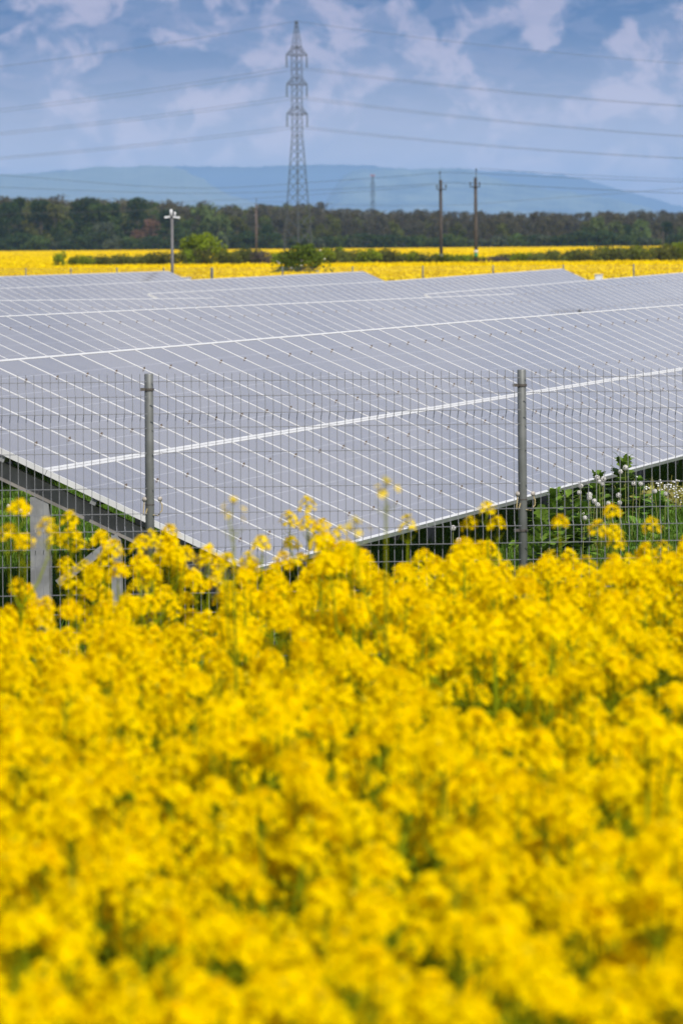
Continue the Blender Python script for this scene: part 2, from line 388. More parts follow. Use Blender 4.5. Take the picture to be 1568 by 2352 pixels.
def table(qlow, s0, n, zt0, zt1, label, frames=4.0, detail=False):
    """A table of n columns and two modules up the slope; qlow: distance of its low edge across the rows, s0 its start along the row."""
    x = UX * s0 - UY * qlow; y = UY * s0 + UX * qlow
    L = n * WCOL
    top = (2 * ML + GAP)
    zl0 = zt0 - top * ST; zl1 = zt1 - top * ST
    gr = math.atan2(zl1 - zl0, L)
    e = empty('solar_table', (x, y, 0), ROWANG)
    tag(e, label, 'solar table', 'solar tables in rows across the park')
    for i in range(n):
        for j in range(2):
            o = bpy.data.objects.new('solar_module', MODULE); col.objects.link(o); o.parent = e
            t0 = j * (ML + GAP)
            o.location = ((i + 0.5) * WCOL, t0 * CT, zl0 + (zl1 - zl0) * (i + 0.5) / n + t0 * ST)
            o.rotation_euler = (TILT, -gr, 0)
    zl = lambda xx: zl0 + (zl1 - zl0) * xx / L
    pur = MB()
    for t_ in (0.22 * ML, 0.78 * ML, ML * 1.22 + GAP, ML * 1.78 + GAP):
        dz = -MT - 0.032
        pur.bar((0.02, t_ * CT - dz * -ST * 0, zl(0) + t_ * ST + dz * CT - 0.004), (L - 0.02, t_ * CT, zl(L) + t_ * ST + dz * CT - 0.004), 0.045, 0.055, up=(0, -ST, CT))
    pur.build('purlin_set', M['galv'], e)
    nf = max(2, int(round(L / frames)) + 1)
    for k in range(nf):
        rest = MB()
        xx = 0.15 + (L - 0.30) * k / (nf - 1)
        z0 = zl(xx)
        off = -MT - 0.145
        ctr = lambda t_: (xx, t_ * CT, z0 + t_ * ST + off)
        def leg(mb, t_, w, d):
            zt = z0 + t_ * ST / CT + off - 0.06
            mb.box((xx + 0.0, t_, zt / 2 - 0.1), (w, d, zt + 0.2))
        if detail and k < 3:
            q = MB(); q.bar(ctr(0.25), ctr(top - 0.3), 0.07, 0.13, up=(0, -ST, CT)); q.build('beam', M['beam'], e)
            q = MB(); leg(q, 1.66, 0.06, 0.14); q.build('leg', M['galv'], e)
            q = MB(); leg(q, 1.08, 0.05, 0.075); q.build('leg', M['galv'], e)
            q = MB(); q.bar((xx - 0.04, 1.52, 0.50), (xx - 0.04, 1.06, z0 + 1.06 * ST / CT + off - 0.08), 0.02, 0.06, up=(0, 0, 1)); q.build('brace', M['galv'], e)
            q = MB(); q.ball((xx - 0.045, 0.72, z0 + 0.72 * ST / CT + off + 0.0), (0.012, 0.022, 0.022)); q.build('bolt', M['alu'], e)
        else:
            rest.bar(ctr(0.25), ctr(top - 0.3), 0.07, 0.13, up=(0, -ST, CT)); leg(rest, 1.86, 0.06, 0.14); leg(rest, 1.20, 0.05, 0.075)
            rest.build('support_frame', M['galv'], e)
    return e
TQ = 3.175
table(9.10, 40.49, 26, 2.06, 2.06, 'nearest solar table with its low corner just behind the near mesh fence', 3.2, True)
table(9.10, 66.53, 27, 2.06, 2.03, 'solar table continuing the front row towards the right edge')
table(20.1 - TQ, 50.0, 31, 2.10, 2.03, 'second row solar table right behind the upper edge of the nearest table')
table(20.1 - TQ, 81.03, 32, 2.03, 1.935, 'second row solar table ending short at the cross aisle')
table(27.9 - TQ, 86.0, 34, 2.11, 1.815, 'third row solar table whose end stops left of the lattice pylon')
table(22.1 - TQ, 114.0, 38, 1.93, 2.13, 'far block solar table left of the white cabinet, starting behind the cross aisle')
table(22.1 - TQ, 152.03, 34, 2.13, 2.2, 'far block solar table cut by the right edge below the white cabinet')
table(29.9 - TQ, 122.2, 26, 1.90, 1.945, 'far block solar table with a pale end face in the middle of the rows')
table(29.9 - TQ, 148.23, 29, 1.945, 2.11, 'far solar table whose peaked end stands right of the two poles')
table(37.7 - TQ, 126.0, 30, 1.88, 1.94, 'far solar table in the row just right of the camera mast')
table(37.7 - TQ, 156.03, 28, 1.94, 2.03, 'far solar table whose peaked end stands below the dark elder bush')
table(45.5 - TQ, 150.0, 39, 2.02, 2.06, 'farthest solar table with its peaked end by the camera mast')
table(14.3 - TQ, 94.0, 36, 1.87, 1.99, 'far block solar table just showing above the front row at the right edge')

# ------------------------------------------------------------------ fences
FH = 2.13
WIRES = [0.053, 0.153, 0.267, 0.364, 0.53, 0.765, 0.935, 1.05, 1.165, 1.28, 1.47, 1.60, 1.72, 1.90, 2.05]
def mesh_panel(length, crimp=0.045, step=0.0545, th=0.0046, top=FH - 0.0, bottom=0.04, wires=WIRES, full=True):
    mb = MB()
    prof = [(0.0, 0.0), (0.10, 0.0), (0.145, crimp), (0.262, crimp), (0.315, 0.0), (1.02, 0.0), (1.05, crimp * 0.6), (1.165, crimp * 0.6), (1.195, 0.0)] if full else [(0.0, 0.0)]
    prof.append((top - bottom, 0.0))
    n = int((length - 0.05) / step); x0 = (length - (n - 1) * step) / 2
    for i in range(n):
        x = x0 + i * step
        pts = [(x, -d, top - h) for h, d in prof]
        for a, b_ in zip(pts[:-1], pts[1:]): mb.bar(a, b_, th, th, up=(1, 0, 0))
    def yoff(h): return -float(np.interp(h, [p[0] for p in prof], [p[1] for p in prof]))
    for h in wires:
        if h > top - bottom: continue
        mb.bar((0.02, yoff(h) - th, top - h), (length - 0.02, yoff(h) - th, top - h), th * 1.1, th * 1.1)
    return mb
def fence(name, start, ang, nb, bay, label, detailed=True, gap0=0):
    e = empty(name, start, ang); tag(e, label, 'fence')
    pm = None; wm = None; parts = []
    for k in range(nb + 1):
        if pm is None:
            q = MB(); q.tube([(0, 0, -0.3), (0, 0, FH - 0.006), (0, 0, FH)], [0.030, 0.030, 0.027], 20)
            p = q.build('post', M['post'], e, smooth=True)
            for poly in p.data.polygons:
                if len(poly.vertices) > 4: poly.use_smooth = False
            pm = p
            if detailed:
                for h in (0.105, 1.085):
                    q = MB(); q.tube([(0, 0, FH - h - 0.008), (0, 0, FH - h + 0.008)], 0.036, 16)
                    q.box((-0.045, -0.01, FH - h), (0.034, 0.03, 0.02)); q.build('clamp', M['strap'], p)
                q = MB(); q.tube([(0, 0, FH - 0.88), (0, 0, FH - 0.872)], 0.0318, 16); q.build('clamp_ring', M['strap'], p)
                for sgn, pts in ((1, [(0.02, -0.02, FH - 0.945), (0.05, -0.03, FH - 0.95), (0.078, -0.03, FH - 0.915), (0.08, -0.03, FH - 0.88), (0.066, -0.03, FH - 0.85)]),
                                 (-1, [(-0.02, -0.03, FH - 0.90), (-0.034, -0.03, FH - 0.945), (-0.048, -0.03, FH - 0.945), (-0.044, -0.03, FH - 0.90), (-0.040, -0.03, FH - 0.85)])):
                    q = MB(); q.tube(pts, 0.0042, 6); c = q.build('sensor_cable', M['cable'], p)
                    q = MB(); q.ball((pts[-1][0], pts[-1][1], pts[-1][2] + 0.012), (0.016, 0.016, 0.018), 0, 10, 8); q.build('cable_end', M['knob'], c, smooth=True)
        else:
            p = copy_tree(pm, e)
        p.location = (k * bay, 0, 0)
    for k in range(nb):
        if wm is None:
            wm = mesh_panel(bay, step=0.0545 if detailed else 0.06, th=0.0041 if detailed else 0.0042).build('mesh_panel', M['wire'], e)
            w = wm
        else: w = wm.copy(); col.objects.link(w)
        w.parent = e; w.location = (k * bay, -0.036, 0)
    return e
YAW = R(8)
pL = P(342, 858, 38.05); pR_ = P(1197, 848, 38.4)
ang = math.atan2(pR_.y - pL.y, pR_.x - pL.x); bay = (pR_ - pL).to_2d().length
st = Vector((pL.x, pL.y, 0)) - Vector((math.cos(ang), math.sin(ang), 0)) * bay * 2
fence('mesh_fence', st, ang, 5, bay, 'near galvanised wire mesh fence with round posts behind the rape')
b0 = P(1454, 604, 203.0); b1 = P(488, 613.5, 203.5); d_ = (b0 - b1).to_2d(); nb = 6; bay2 = d_.length / nb
fence('mesh_fence', (b1.x, b1.y, 0), math.atan2(d_.y, d_.x), nb + 4, bay2, 'far mesh fence in front of the yellow field, right of the camera mast', False)
aL = math.atan2(1.75, -1.75)
fence('mesh_fence', (b1.x + 0.06 * math.cos(aL), b1.y + 0.06 * math.sin(aL), 0), aL, 9, 2.48, 'far mesh fence running back left from the camera mast', False)
# a short inner fence piece behind the front row
pi = P(1330, 711, 113.0)
e = empty('mesh_fence', (pi.x, pi.y, 0), 0.0); tag(e, 'short mesh fence piece peeking over the front row at the right', 'fence')
q = MB(); q.tube([(0, 0, 0), (0, 0, pi.z)], 0.034, 14); q.build('post', M['post'], e)
w = mesh_panel(1.0, step=0.06, top=pi.z + 0.02, full=False, th=0.006, wires=[0.05, 0.25, 0.45]).build('mesh_panel', M['wire'], e); w.location = (-0.62, -0.05, 0)

# ------------------------------------------------------------------ camera mast and cabinets
pm_ = P(395, 481, 199.0)
e = empty('camera_mast', (pm_.x, pm_.y, 0)); tag(e, 'grey steel mast with white security cameras at its top', 'mast')
H = pm_.z
q = MB(); q.tube([(0, 0, 0), (0, 0, H - 0.30)], [0.062, 0.052], 14); q.build('pole', M['mast'], e, smooth=True)
q = MB(); q.box((0, 0, H - 0.27), (0.44, 0.04, 0.04)); q.tube([(0.06, 0, H - 0.25), (0.06, 0, H - 0.02)], 0.03, 8); q.build('bracket', M['iron'], e)
def camhousing(mb, a, b_, w):
    mb.bar(a, b_, w, w * 0.9, up=(0, 0, 1)); a, b_ = Vector(a), Vector(b_); d = (b_ - a).normalized()
    mb.bar(a - d * 0.04, a + (b_ - a) * 0.2 , w * 1.25, w * 1.1, up=(0, 0, 1))
q = MB(); q.tube([(-0.03, -0.03, H - 0.24), (-0.03, -0.03, H - 0.015), (-0.03, -0.03, H)], [0.055, 0.055, 0.04], 10); q.build('radio_beacon', M['white'], e, smooth=True)
q = MB(); q.tube([(0.105, -0.02, H - 0.24), (0.105, -0.02, H - 0.09)], 0.034, 10); q.build('sensor_head', M['white'], e, smooth=True)
q = MB(); camhousing(q, (-0.22, -0.05, H - 0.27), (-0.06, -0.02, H - 0.255), 0.062); q.build('security_camera', M['white'], e)
q = MB(); camhousing(q, (0.24, -0.05, H - 0.285), (0.04, -0.02, H - 0.26), 0.066); q.build('security_camera', M['white'], e)
def cabinet(px, py, Y, label, w, h):
    p = P(px, py, Y); e = empty('electrical_cabinet', (p.x, p.y, 0)); tag(e, label, 'cabinet')
    q = MB(); q.box((0, 0, p.z - h / 2), (w, 0.25, h)); q.box((0, -0.01, p.z + 0.012), (w + 0.04, 0.30, 0.02)); q.build('housing', M['white'], e)
    q = MB(); q.box((0, -0.131, p.z - h / 2), (w - 0.06, 0.012, h - 0.06)); dd = q.build('door', M['white'], e)
    q = MB(); q.box((w * 0.3, -0.145, p.z - h / 2), (0.02, 0.02, 0.07)); q.build('handle', M['iron'], dd)
    for sx in (-1, 1):
        q = MB(); q.box((sx * (w / 2 - 0.04), 0, (p.z - h) / 2), (0.05, 0.05, p.z - h)); q.build('leg', M['galv'], e)
cabinet(1374, 631, 196, 'small white electrical cabinet in front of the yellow field', 0.26, 0.34)
cabinet(430, 638, 196, 'low white box just right of the camera mast foot', 0.26, 0.35)

# ------------------------------------------------------------------ lattice pylons
def pylon(loc, H, rz, label, red=False, k=1.0):
    e = empty('lattice_pylon', loc, rz); tag(e, label, 'pylon', 'lattice pylons of the power line')
    lv = [(0, 3.45), (2.6, 3.25), (5.3, 2.98), (7.6, 2.75), (9.6, 2.54), (11.6, 2.32), (13.4, 2.12), (15.0, 1.94), (16.4, 1.80), (17.8, 1.64), (19.2, 1.47), (20.3, 1.34), (21.2, 1.26)]
    z = 21.2
    while z < 35.6: z += 1.2; lv.append((z, 1.24))
    lv += [(36.4, 1.16), (37.4, 0.95), (38.4, 0.72), (39.3, 0.52), (40.0, 0.36), (H, 0.26)]
    mb = MB()
    cs = ((-1,-1),(1,-1),(1,1),(-1,1))
    tk = 0.14
    for (za, wa), (zb, wb) in zip(lv[:-1], lv[1:]):
        fa, fb = wa / 2, wb / 2
        th = (0.20 if za < 9 else 0.11 if za < 20 else 0.085) * k
        for i in range(4):
            a, b_ = cs[i], cs[(i + 1) % 4]
            mb.bar((a[0]*fa, a[1]*fa, za), (a[0]*fb, a[1]*fb, zb), th, th)
            dg = th * 0.55
            mb.bar((a[0]*fa, a[1]*fa, za), (b_[0]*fb, b_[1]*fb, zb), dg, dg)
            mb.bar((b_[0]*fa, b_[1]*fa, za), (a[0]*fb, a[1]*fb, zb), dg, dg)
    for i in range(4):
        a, b_ = cs[i], cs[(i + 1) % 4]
        for zz, ww in ((5.3, 2.98), (21.2, 1.26), (36.4, 1.16)):
            mb.bar((a[0]*ww/2, a[1]*ww/2, zz), (b_[0]*ww/2, b_[1]*ww/2, zz), 0.09 * k, 0.09 * k)
    mb.box((0, 0, H), (0.36, 0.36, 0.12))
    mb.build('lattice_body', M['lattice'], e)
    ends = []
    for zz in (34.9, 29.85, 24.8):
        q = MB(); A = 2.42; hw = 0.62
        for s in (-1, 1):
            for w in (-1, 1):
                q.bar((s * hw, w * hw, zz), (s * A, w * 0.06, zz), 0.11 * k, 0.11 * k)
                q.bar((s * hw, w * hw, zz + 1.25), (s * A, w * 0.05, zz + 0.06), 0.075 * k, 0.075 * k)
                for f in (0.33, 0.66):
                    xx = hw + (A - hw) * f; q.bar((s * xx, w * (hw + (0.06 - hw) * f), zz), (s * xx, w * (hw + (0.06 - hw) * f), zz + 1.25 * (1 - f)), 0.06 * k, 0.06 * k)
            q.bar((s * hw, -hw, zz), (s * hw, hw, zz), 0.12 * k, 0.12 * k)
        for w in (-1, 1): q.bar((-hw, w * hw, zz), (hw, w * hw, zz), 0.13 * k, 0.13 * k); q.bar((-hw, w * hw, zz + 1.25), (hw, w * hw, zz + 1.25), 0.1 * k, 0.1 * k)
        q.build('crossarm', M['lattice'], e)
        for s in (-1, 1):
            q = MB(); q.tube([(s * (A - 0.03), 0, zz - 0.07), (s * (A - 0.03), 0, zz - 2.05)], 0.075 * k, 6)
            for j in range(9): zc = zz - 0.3 - j * 0.19; q.tube([(s * (A - 0.03), 0, zc), (s * (A - 0.03), 0, zc - 0.08)], 0.15 * k, 8)
            q.build('insulator', M['insul'], e); ends.append((s * (A - 0.03), 0, zz - 2.07))
    if red:
        for s in (-1, 1):
            q = MB(); q.ball((s * 1.5, 0, H - 0.3), 0.42, 0, 10, 8); q.build('warning_ball', M['redpaint'], e, smooth=True)
    Mx = Matrix.Translation(Vector(loc)) @ Matrix.Rotation(rz, 4, 'Z')
    return [Mx @ Vector(p) for p in ends], Mx @ Vector((0, 0, H))
py0 = P(684.5, 560, 970)
ends, tip = pylon((py0.x, 970, 0), 40.7, R(45), 'tall grey lattice pylon with three pairs of arms before the hills')
py1 = P(856, 480, 3170)
pylon((py1.x, 3170, 0), 40.3, R(60), 'small far lattice pylon with red warning balls', True, 0.85)

def wire(pts, r, label, group):
    mb = MB(); mb.tube(pts, r, 5)
    o = mb.build('overhead_wire', M['cond'], smooth=True)
    return tag(o, label, 'overhead wire', group)
def span(p0, dirx, diry, slope, c, n, L, r, label, group):
    wire([(p0.x + dirx * d, p0.y + diry * d, p0.z - slope * d + c * d * d) for d in np.linspace(0, L, n)], r, label, group)
lv_names = ('upper', 'upper', 'middle', 'middle', 'lower', 'lower')
for i, p in enumerate(ends):
    near = 'nearer' if p.y < 970 else 'farther'
    span(p, -0.80, -0.60, (0.151, 0.130, 0.113)[i // 2], 0.00036, 20, 170, 0.027, '%s %s conductor running down left from the lattice pylon' % (near, lv_names[i]), 'conductors of the lattice pylon')
    span(p, 0.82, 0.57, (0.100, 0.104, 0.091)[i // 2], 0.00034, 20, 170, 0.027, '%s %s conductor running right from the lattice pylon' % (near, lv_names[i]), 'conductors of the lattice pylon')
span(tip, -0.80, -0.60, 0.162, 0.00036, 20, 170, 0.028, 'thin earth wire from the pylon tip down to the left', 'earth wires of the lattice pylon')
span(tip, 0.82, 0.57, 0.103, 0.00034, 20, 170, 0.028, 'thin earth wire from the pylon tip down to the right', 'earth wires of the lattice pylon')

# ------------------------------------------------------------------ wooden / concrete poles
def upole(px, py, Y, label, bands, r=0.145, m='pole', side=1):
    p = P(px, py, Y); e = empty('utility_pole', (p.x, p.y, 0)); tag(e, label, 'utility pole', 'utility poles in the rape fields')
    H = p.z
    q = MB(); q.tube([(0, 0, 0), (0, 0, H - 0.70)], [r, r * 0.82], 12); q.build('pole', M[m], e, smooth=True)
    q = MB(); q.bar((side * 0.02, -r, H - 1.05), (side * 0.05, -r * 0.9, H - 0.22), 0.05); q.ball((side * 0.05, -r * 0.9, H - 0.12), (0.06, 0.06, 0.13)); q.build('top_insulator', M['iron'], e)
    zc = H - 1.45
    q = MB(); q.box((0.0 - side * 0.05, -r - 0.02, zc), (0.78, 0.07, 0.08)); q.tube([(0, 0, zc - 0.06), (0, 0, zc + 0.06)], r * 1.05, 12); arm = q.build('crossarm', M['iron'], e)
    for s in (-1, 1):
        xx = s * 0.36 - side * 0.05
        q = MB(); q.tube([(xx, -r - 0.02, zc), (xx, -r - 0.02, zc + 0.16)], 0.03, 6); q.ball((xx, -r - 0.02, zc + 0.26), (0.065, 0.065, 0.14)); q.build('pin_insulator', M['iron'], arm)
    for zb, h, mm in bands:
        q = MB(); q.tube([(0, 0, zb), (0, 0, zb + h)], r * 1.06, 12); q.build('marker_band', M[mm], e, smooth=True)
    return p
pA = upole(1011, 393, 452, 'brown utility pole with a white band near its foot', [(1.75, 0.28, 'white')], side=-1)
pB = upole(1091, 387, 446, 'brown utility pole with a green band near its foot', [(1.75, 0.30, 'greenpaint'), (2.10, 0.18, 'white')], side=1)
pC = upole(588, 455, 750, 'lone reddish utility pole left of the lattice pylon', [], 0.125, 'polered')
upole(1521, 520, 820, 'short distant pole at the right edge before the wood', [], 0.13)
def pix_wire(pts, r, label, group='wires of the utility poles'):
    P3 = [P(*p) for p in pts]; 
    # smooth through the surveyed points
    ts = np.linspace(0, len(P3) - 1, 24); out = []
    for k in ts:
        i = min(int(k), len(P3) - 2); f = k - i
        p0, p1, p2, p3 = (P3[max(i - 1, 0)], P3[i], P3[i + 1], P3[min(i + 2, len(P3) - 1)])
        out.append(0.5 * ((2 * p1) + (p2 - p0) * f + (2 * p0 - 5 * p1 + 4 * p2 - p3) * f * f + (3 * p1 - p0 - 3 * p2 + p3) * f ** 3))
    wire(out, r, label, group)
pix_wire([(-250, 388, 520), (0, 402, 505), (430, 432, 480), (784, 414, 465), (1010, 397, 452)], 0.013, 'wire sagging from the left edge up to the top of the white banded pole')
pix_wire([(-250, 418, 520), (0, 430, 505), (430, 444, 480), (784, 434, 465), (1001, 421, 452)], 0.013, 'wire from the left edge to the crossarm of the white banded pole')
pix_wire([(-250, 440, 560), (0, 452, 540), (350, 465, 520), (784, 443, 470), (1020, 422, 452)], 0.011, 'lowest wire from the left edge to the white banded pole')
pix_wire([(1010, 396, 452), (1089, 398, 446), (1300, 408, 430), (1568, 418, 415), (1800, 424, 400)], 0.013, 'wire from the tops of the two poles to the right edge')
pix_wire([(1010, 420, 452), (1089, 421, 446), (1300, 432, 430), (1568, 444, 415), (1800, 450, 400)], 0.015, 'wire between the crossarms of the two poles and on to the right')
pix_wire([(1100, 387, 446), (1300, 400, 430), (1568, 412, 415), (1800, 418, 400)], 0.010, 'thin topmost wire right of the green banded pole')
pix_wire([(-200, 500, 760), (0, 492, 755), (300, 484, 752), (588, 468, 750)], 0.02, 'wire before the wood from the left edge to the reddish pole')
pix_wire([(588, 462, 750), (784, 470, 700), (1019, 472, 640), (1254, 456, 560), (1568, 432, 480), (1800, 405, 440)], 0.013, 'wire rising to the right from the reddish pole')

# ------------------------------------------------------------------ foliage kit
def leafquads(rng, pts, size, flat=0.0):
    n = len(pts)
    a = rng.normal(size=(n, 3)); a[:, 2] *= (1 - flat); a /= np.linalg.norm(a, axis=1)[:, None]
    b_ = rng.normal(size=(n, 3)); b_ -= (b_ * a).sum(1)[:, None] * a; b_ /= np.linalg.norm(b_, axis=1)[:, None]
    s = size * rng.uniform(0.55, 1.3, n)[:, None]
    return np.stack([pts - a * s * 0.5 - b_ * s * 0.1, pts - b_ * s * 0.45 + a * s * 0.1, pts + a * s * 0.5, pts + b_ * s * 0.45], 1)
def crown_points(rng, n, h0, h1, rad, blobs, shape='round', shell=0.55):
    """Points in a set of overlapping leaf clumps spread through a crown."""
    out = []
    for k in range(blobs):
        t_ = rng.uniform(0, 1) ** 0.8
        if shape == 'round': rr = rad * math.sqrt(max(0.05, 1 - (2 * t_ - 0.85) ** 2 / 1.6))
        elif shape == 'spire': rr = rad * (1.05 - t_) ** 0.75
        elif shape == 'column': rr = rad * (1 - 0.55 * abs(2 * t_ - 0.9))
        else: rr = rad * (1 - 0.35 * t_)
        a = rng.uniform(0, 2 * math.pi); d = rr * math.sqrt(rng.uniform(0.05, 1)) * 0.8
        c = np.array([d * math.cos(a), d * math.sin(a), h0 + (h1 - h0) * (0.06 + 0.88 * t_)])
        br = rad * rng.uniform(0.22, 0.42) * np.array([1, 1, 0.8])
        m_ = n // blobs
        v = rng.normal(size=(m_, 3)); v /= np.linalg.norm(v, axis=1)[:, None]
        v *= (rng.uniform(shell ** 3, 1, m_) ** (1 / 3))[:, None]
        out.append(c + v * br)
    return np.concatenate(out)
def tree_parts(seed, height, rad, base, n, size, shape, blobs=22, sparse=False):
    rng = np.random.default_rng(seed)
    t_ = MB(); lean = rng.normal(0, 0.02, 2) * height
    top = height * 0.92
    t_.tube([(0, 0, -0.2), (lean[0] * 0.3, lean[1] * 0.3, top * 0.35), (lean[0], lean[1], top)], [0.022 * height, 0.016 * height, 0.003 * height], 7)
    for k in range(9 if not sparse else 26):
        z = height * rng.uniform(0.28, 0.85); a = rng.uniform(0, 6.28); L = rad * rng.uniform(0.5, 0.95)
        up = L * rng.uniform(0.3, 0.9) if not sparse else L * rng.uniform(0.7, 1.6)
        t_.tube([(lean[0] * z / height, lean[1] * z / height, z), (L * 0.5 * math.cos(a), L * 0.5 * math.sin(a), z + up * 0.6), (L * math.cos(a), L * math.sin(a), min(z + up, height * 0.99))], [0.008 * height, 0.005 * height, 0.0015 * height], 5)
    c = MB(); c.quads(leafquads(rng, crown_points(rng, n, height * base, height, rad, blobs, shape), size))
    return t_, c
def make_tree(name, cat, label, group, loc, parts, mleaf, scale=1.0, rz=0.0, mtrunk='bark'):
    tm, cm = parts
    e = empty(name, loc, rz); e.scale = (scale, scale, scale) if not hasattr(scale, '__len__') else scale
    tag(e, label, cat, group)
    o = bpy.data.objects.new('trunk', tm if mtrunk == 'bark' else tm); col.objects.link(o); o.parent = e
    o = bpy.data.objects.new('crown', cm); col.objects.link(o); o.parent = e
    return e
KIT = {}
def kit(key, mleaf, *a, **k):
    t_, c = tree_parts(*a, **k)
    KIT[key] = (t_.mesh('trunk_' + key, M['bark']), c.mesh('crown_' + key, M[mleaf]))
kit('dark0', 'leaf_dark', 11, 14, 4.2, 0.10, 3000, 0.62, 'column', 34)
kit('dark1', 'leaf_dark', 12, 14, 3.6, 0.08, 2600, 0.62, 'spire', 30)
kit('mid0', 'leaf_mid', 13, 12, 4.4, 0.12, 3000, 0.62, 'round', 30)
kit('mid1', 'leaf_olive', 14, 12, 4.0, 0.10, 2600, 0.62, 'round', 26)
kit('pale0', 'leaf_pale', 15, 11, 3.9, 0.10, 2800, 0.55, 'round', 30)
kit('silver0', 'leaf_silver', 16, 9, 4.4, 0.06, 2800, 0.6, 'round', 30)
kit('rust0', 'leaf_rust', 17, 9, 3.4, 0.2, 1500, 0.55, 'round', 22)
kit('shrub0', 'leaf_dark', 18, 4.2, 3.0, 0.02, 1100, 0.5, 'dome', 18)
kit('shrub1', 'leaf_mid', 19, 3.6, 3.2, 0.02, 1100, 0.5, 'dome', 18)
kit('shrub2', 'leaf_silver', 20, 4.0, 2.6, 0.02, 1000, 0.5, 'dome', 16)

# ------------------------------------------------------------------ the far wood: back mass as one stuff object, front trees one by one
TOPX = [-400, 0, 90, 160, 240, 330, 400, 480, 560, 640, 760, 800, 900, 1000, 1200, 1400, 1568, 2000]
TOPY = [452, 450, 449, 455, 455, 457, 466, 466, 470, 463, 470, 481, 484, 485, 487, 487, 484, 480]
rng = np.random.default_rng(5)
wv = []
for i, (mm, sd_, shp) in enumerate((('leaf_brown', 31, 'round'), ('leaf_twig', 32, 'round'), ('leaf_olive', 33, 'round'), ('leaf_brown', 34, 'column'), ('leaf_mid', 35, 'round'), ('leaf_twig', 36, 'column'))):
    t_, c = tree_parts(sd_, 14, 4.0, 0.16, 1500, 0.55, shp, 26, sparse=mm in ('leaf_brown', 'leaf_twig'))
    off = c.n
    j = MB(); j.v = t_.v + c.v; j.n = t_.n + c.n; j.f = t_.f + [tuple(q_ + t_.n for q_ in f) for f in c.f]; j.m = [0] * len(t_.f) + [1] * len(c.f)
    wv.append(j.mesh('wood_tree', [M['bark'], M[mm]]))
pts, scl, var, rot = [], [], [], []
for Yr, dx, low in ((1432, 34, 0.80), (1446, 33, 0.88), (1462, 32, 0.95), (1480, 31, 1.0), (1500, 31, 1.0), (1525, 33, 1.0)):
    X = -700.0
    while X < 2300:
        X += dx * rng.uniform(0.7, 1.3)
        p = P(X, float(np.interp(X, TOPX, TOPY)), Yr + rng.uniform(-6, 6))
        hgt = p.z * low * rng.uniform(0.90, 1.02)
        pts.append((p.x, p.y, 0)); scl.append(hgt / 14.0); rot.append(rng.uniform(0, 6.28))
        if X < 480: var.append(int(rng.choice([0, 2, 4, 4, 3])))
        elif X < 780: var.append(int(rng.choice([0, 2, 2, 4, 1, 3])))
        else: var.append(int(rng.choice([0, 1, 1, 5, 3, 2 if low < 0.9 else 1])))
o = scatter('woodland', pts, rot, scl, var, wv)
tag(o, 'far wood of brown budding and dull green trees along the horizon', 'wood', kind='stuff')
front = [ # kind, picture x, picture top, distance, label
 ('dark0', 20, 462, 1412, 'dark green tree at the very left edge of the wood'),
 ('dark1', 45, 449, 1420, 'dark pointed tree, tallest at the left end of the wood'),
 ('dark0', 95, 457, 1416, 'dark green broad tree second from the pointed tree at the left'),
 ('mid1', 128, 470, 1408, 'olive tree between dark trees left of the pale willow'),
 ('dark1', 178, 458, 1418, 'dark spire tree above the small field bush'),
 ('dark0', 208, 452, 1420, 'dark spire tree beside the gap over the silver willow'),
 ('mid0', 232, 466, 1412, 'mid green tree right behind the silver willow'),
 ('dark1', 262, 462, 1416, 'dark narrow tree left of the open-topped tree'),
 ('dark0', 316, 452, 1420, 'tall open topped dark tree above the rust coloured tree'),
 ('silver0', 240, 510, 1400, 'silvery willow in front of dark trees at the left'),
 ('mid1', 65, 508, 1398, 'olive low tree before the left dark trees'),
 ('mid0', 150, 505, 1400, 'mid green low tree left of the silver willow'),
 ('rust0', 350, 503, 1402, 'rust red leafed tree left of the camera mast'),
 ('rust0', 315, 528, 1396, 'small faded rust tree beside the larger rust tree'),
 ('dark0', 385, 478, 1412, 'dark tree directly behind the camera mast head'),
 ('mid0', 420, 505, 1398, 'mid green tree just right of the camera mast'),
 ('pale0', 470, 468, 1408, 'tall pale green tree above the round bright bush'),
 ('pale0', 502, 492, 1400, 'pale green tree left of the reddish pole'),
 ('mid1', 545, 498, 1402, 'olive tree right behind the reddish pole'),
 ('dark0', 612, 515, 1398, 'dark green tree between the reddish pole and the lattice pylon'),
 ('mid1', 735, 515, 1404, 'olive tree at the right foot of the lattice pylon'),
 ('mid1', 905, 510, 1406, 'olive tree midway between the pylon and the two poles'),
 ('mid1', 1050, 512, 1404, 'olive tree between the two poles'),
 ('pale0', 1372, 498, 1400, 'pale green tree standing out against brown wood at the right'),
 ('pale0', 1410, 508, 1402, 'second pale green tree touching the standout one'),
 ('mid0', 1345, 520, 1396, 'mid green small tree left of the pale pair'),
 ('pale0', 1475, 504, 1400, 'rounded pale green tree left of the short distant pole'),
 ('dark0', 1440, 515, 1408, 'dark green tree between pale trees at the right'),
 ('dark0', 1530, 508, 1408, 'dark green tree behind the short distant pole'),
 ('pale0', 1566, 520, 1398, 'pale small tree at the right edge of the wood'),
 ('mid0', 1385, 528, 1392, 'green bushy tree in front of the pale pair'),
]
HT = {'dark0': 14, 'dark1': 14, 'mid0': 12, 'mid1': 12, 'pale0': 11, 'silver0': 9, 'rust0': 9}
for i, (k, px, py, Y, lab) in enumerate(front):
    p = P(px, py, Y); s = p.z / HT[k]
    make_tree('broadleaf_tree' if k != 'dark1' else 'spire_tree', 'tree', lab, 'trees at the front of the far wood', (p.x, p.y, 0), KIT[k], None, (s * 1.0, s * 1.0, s), i * 1.7)
X = -330.0; i = 0
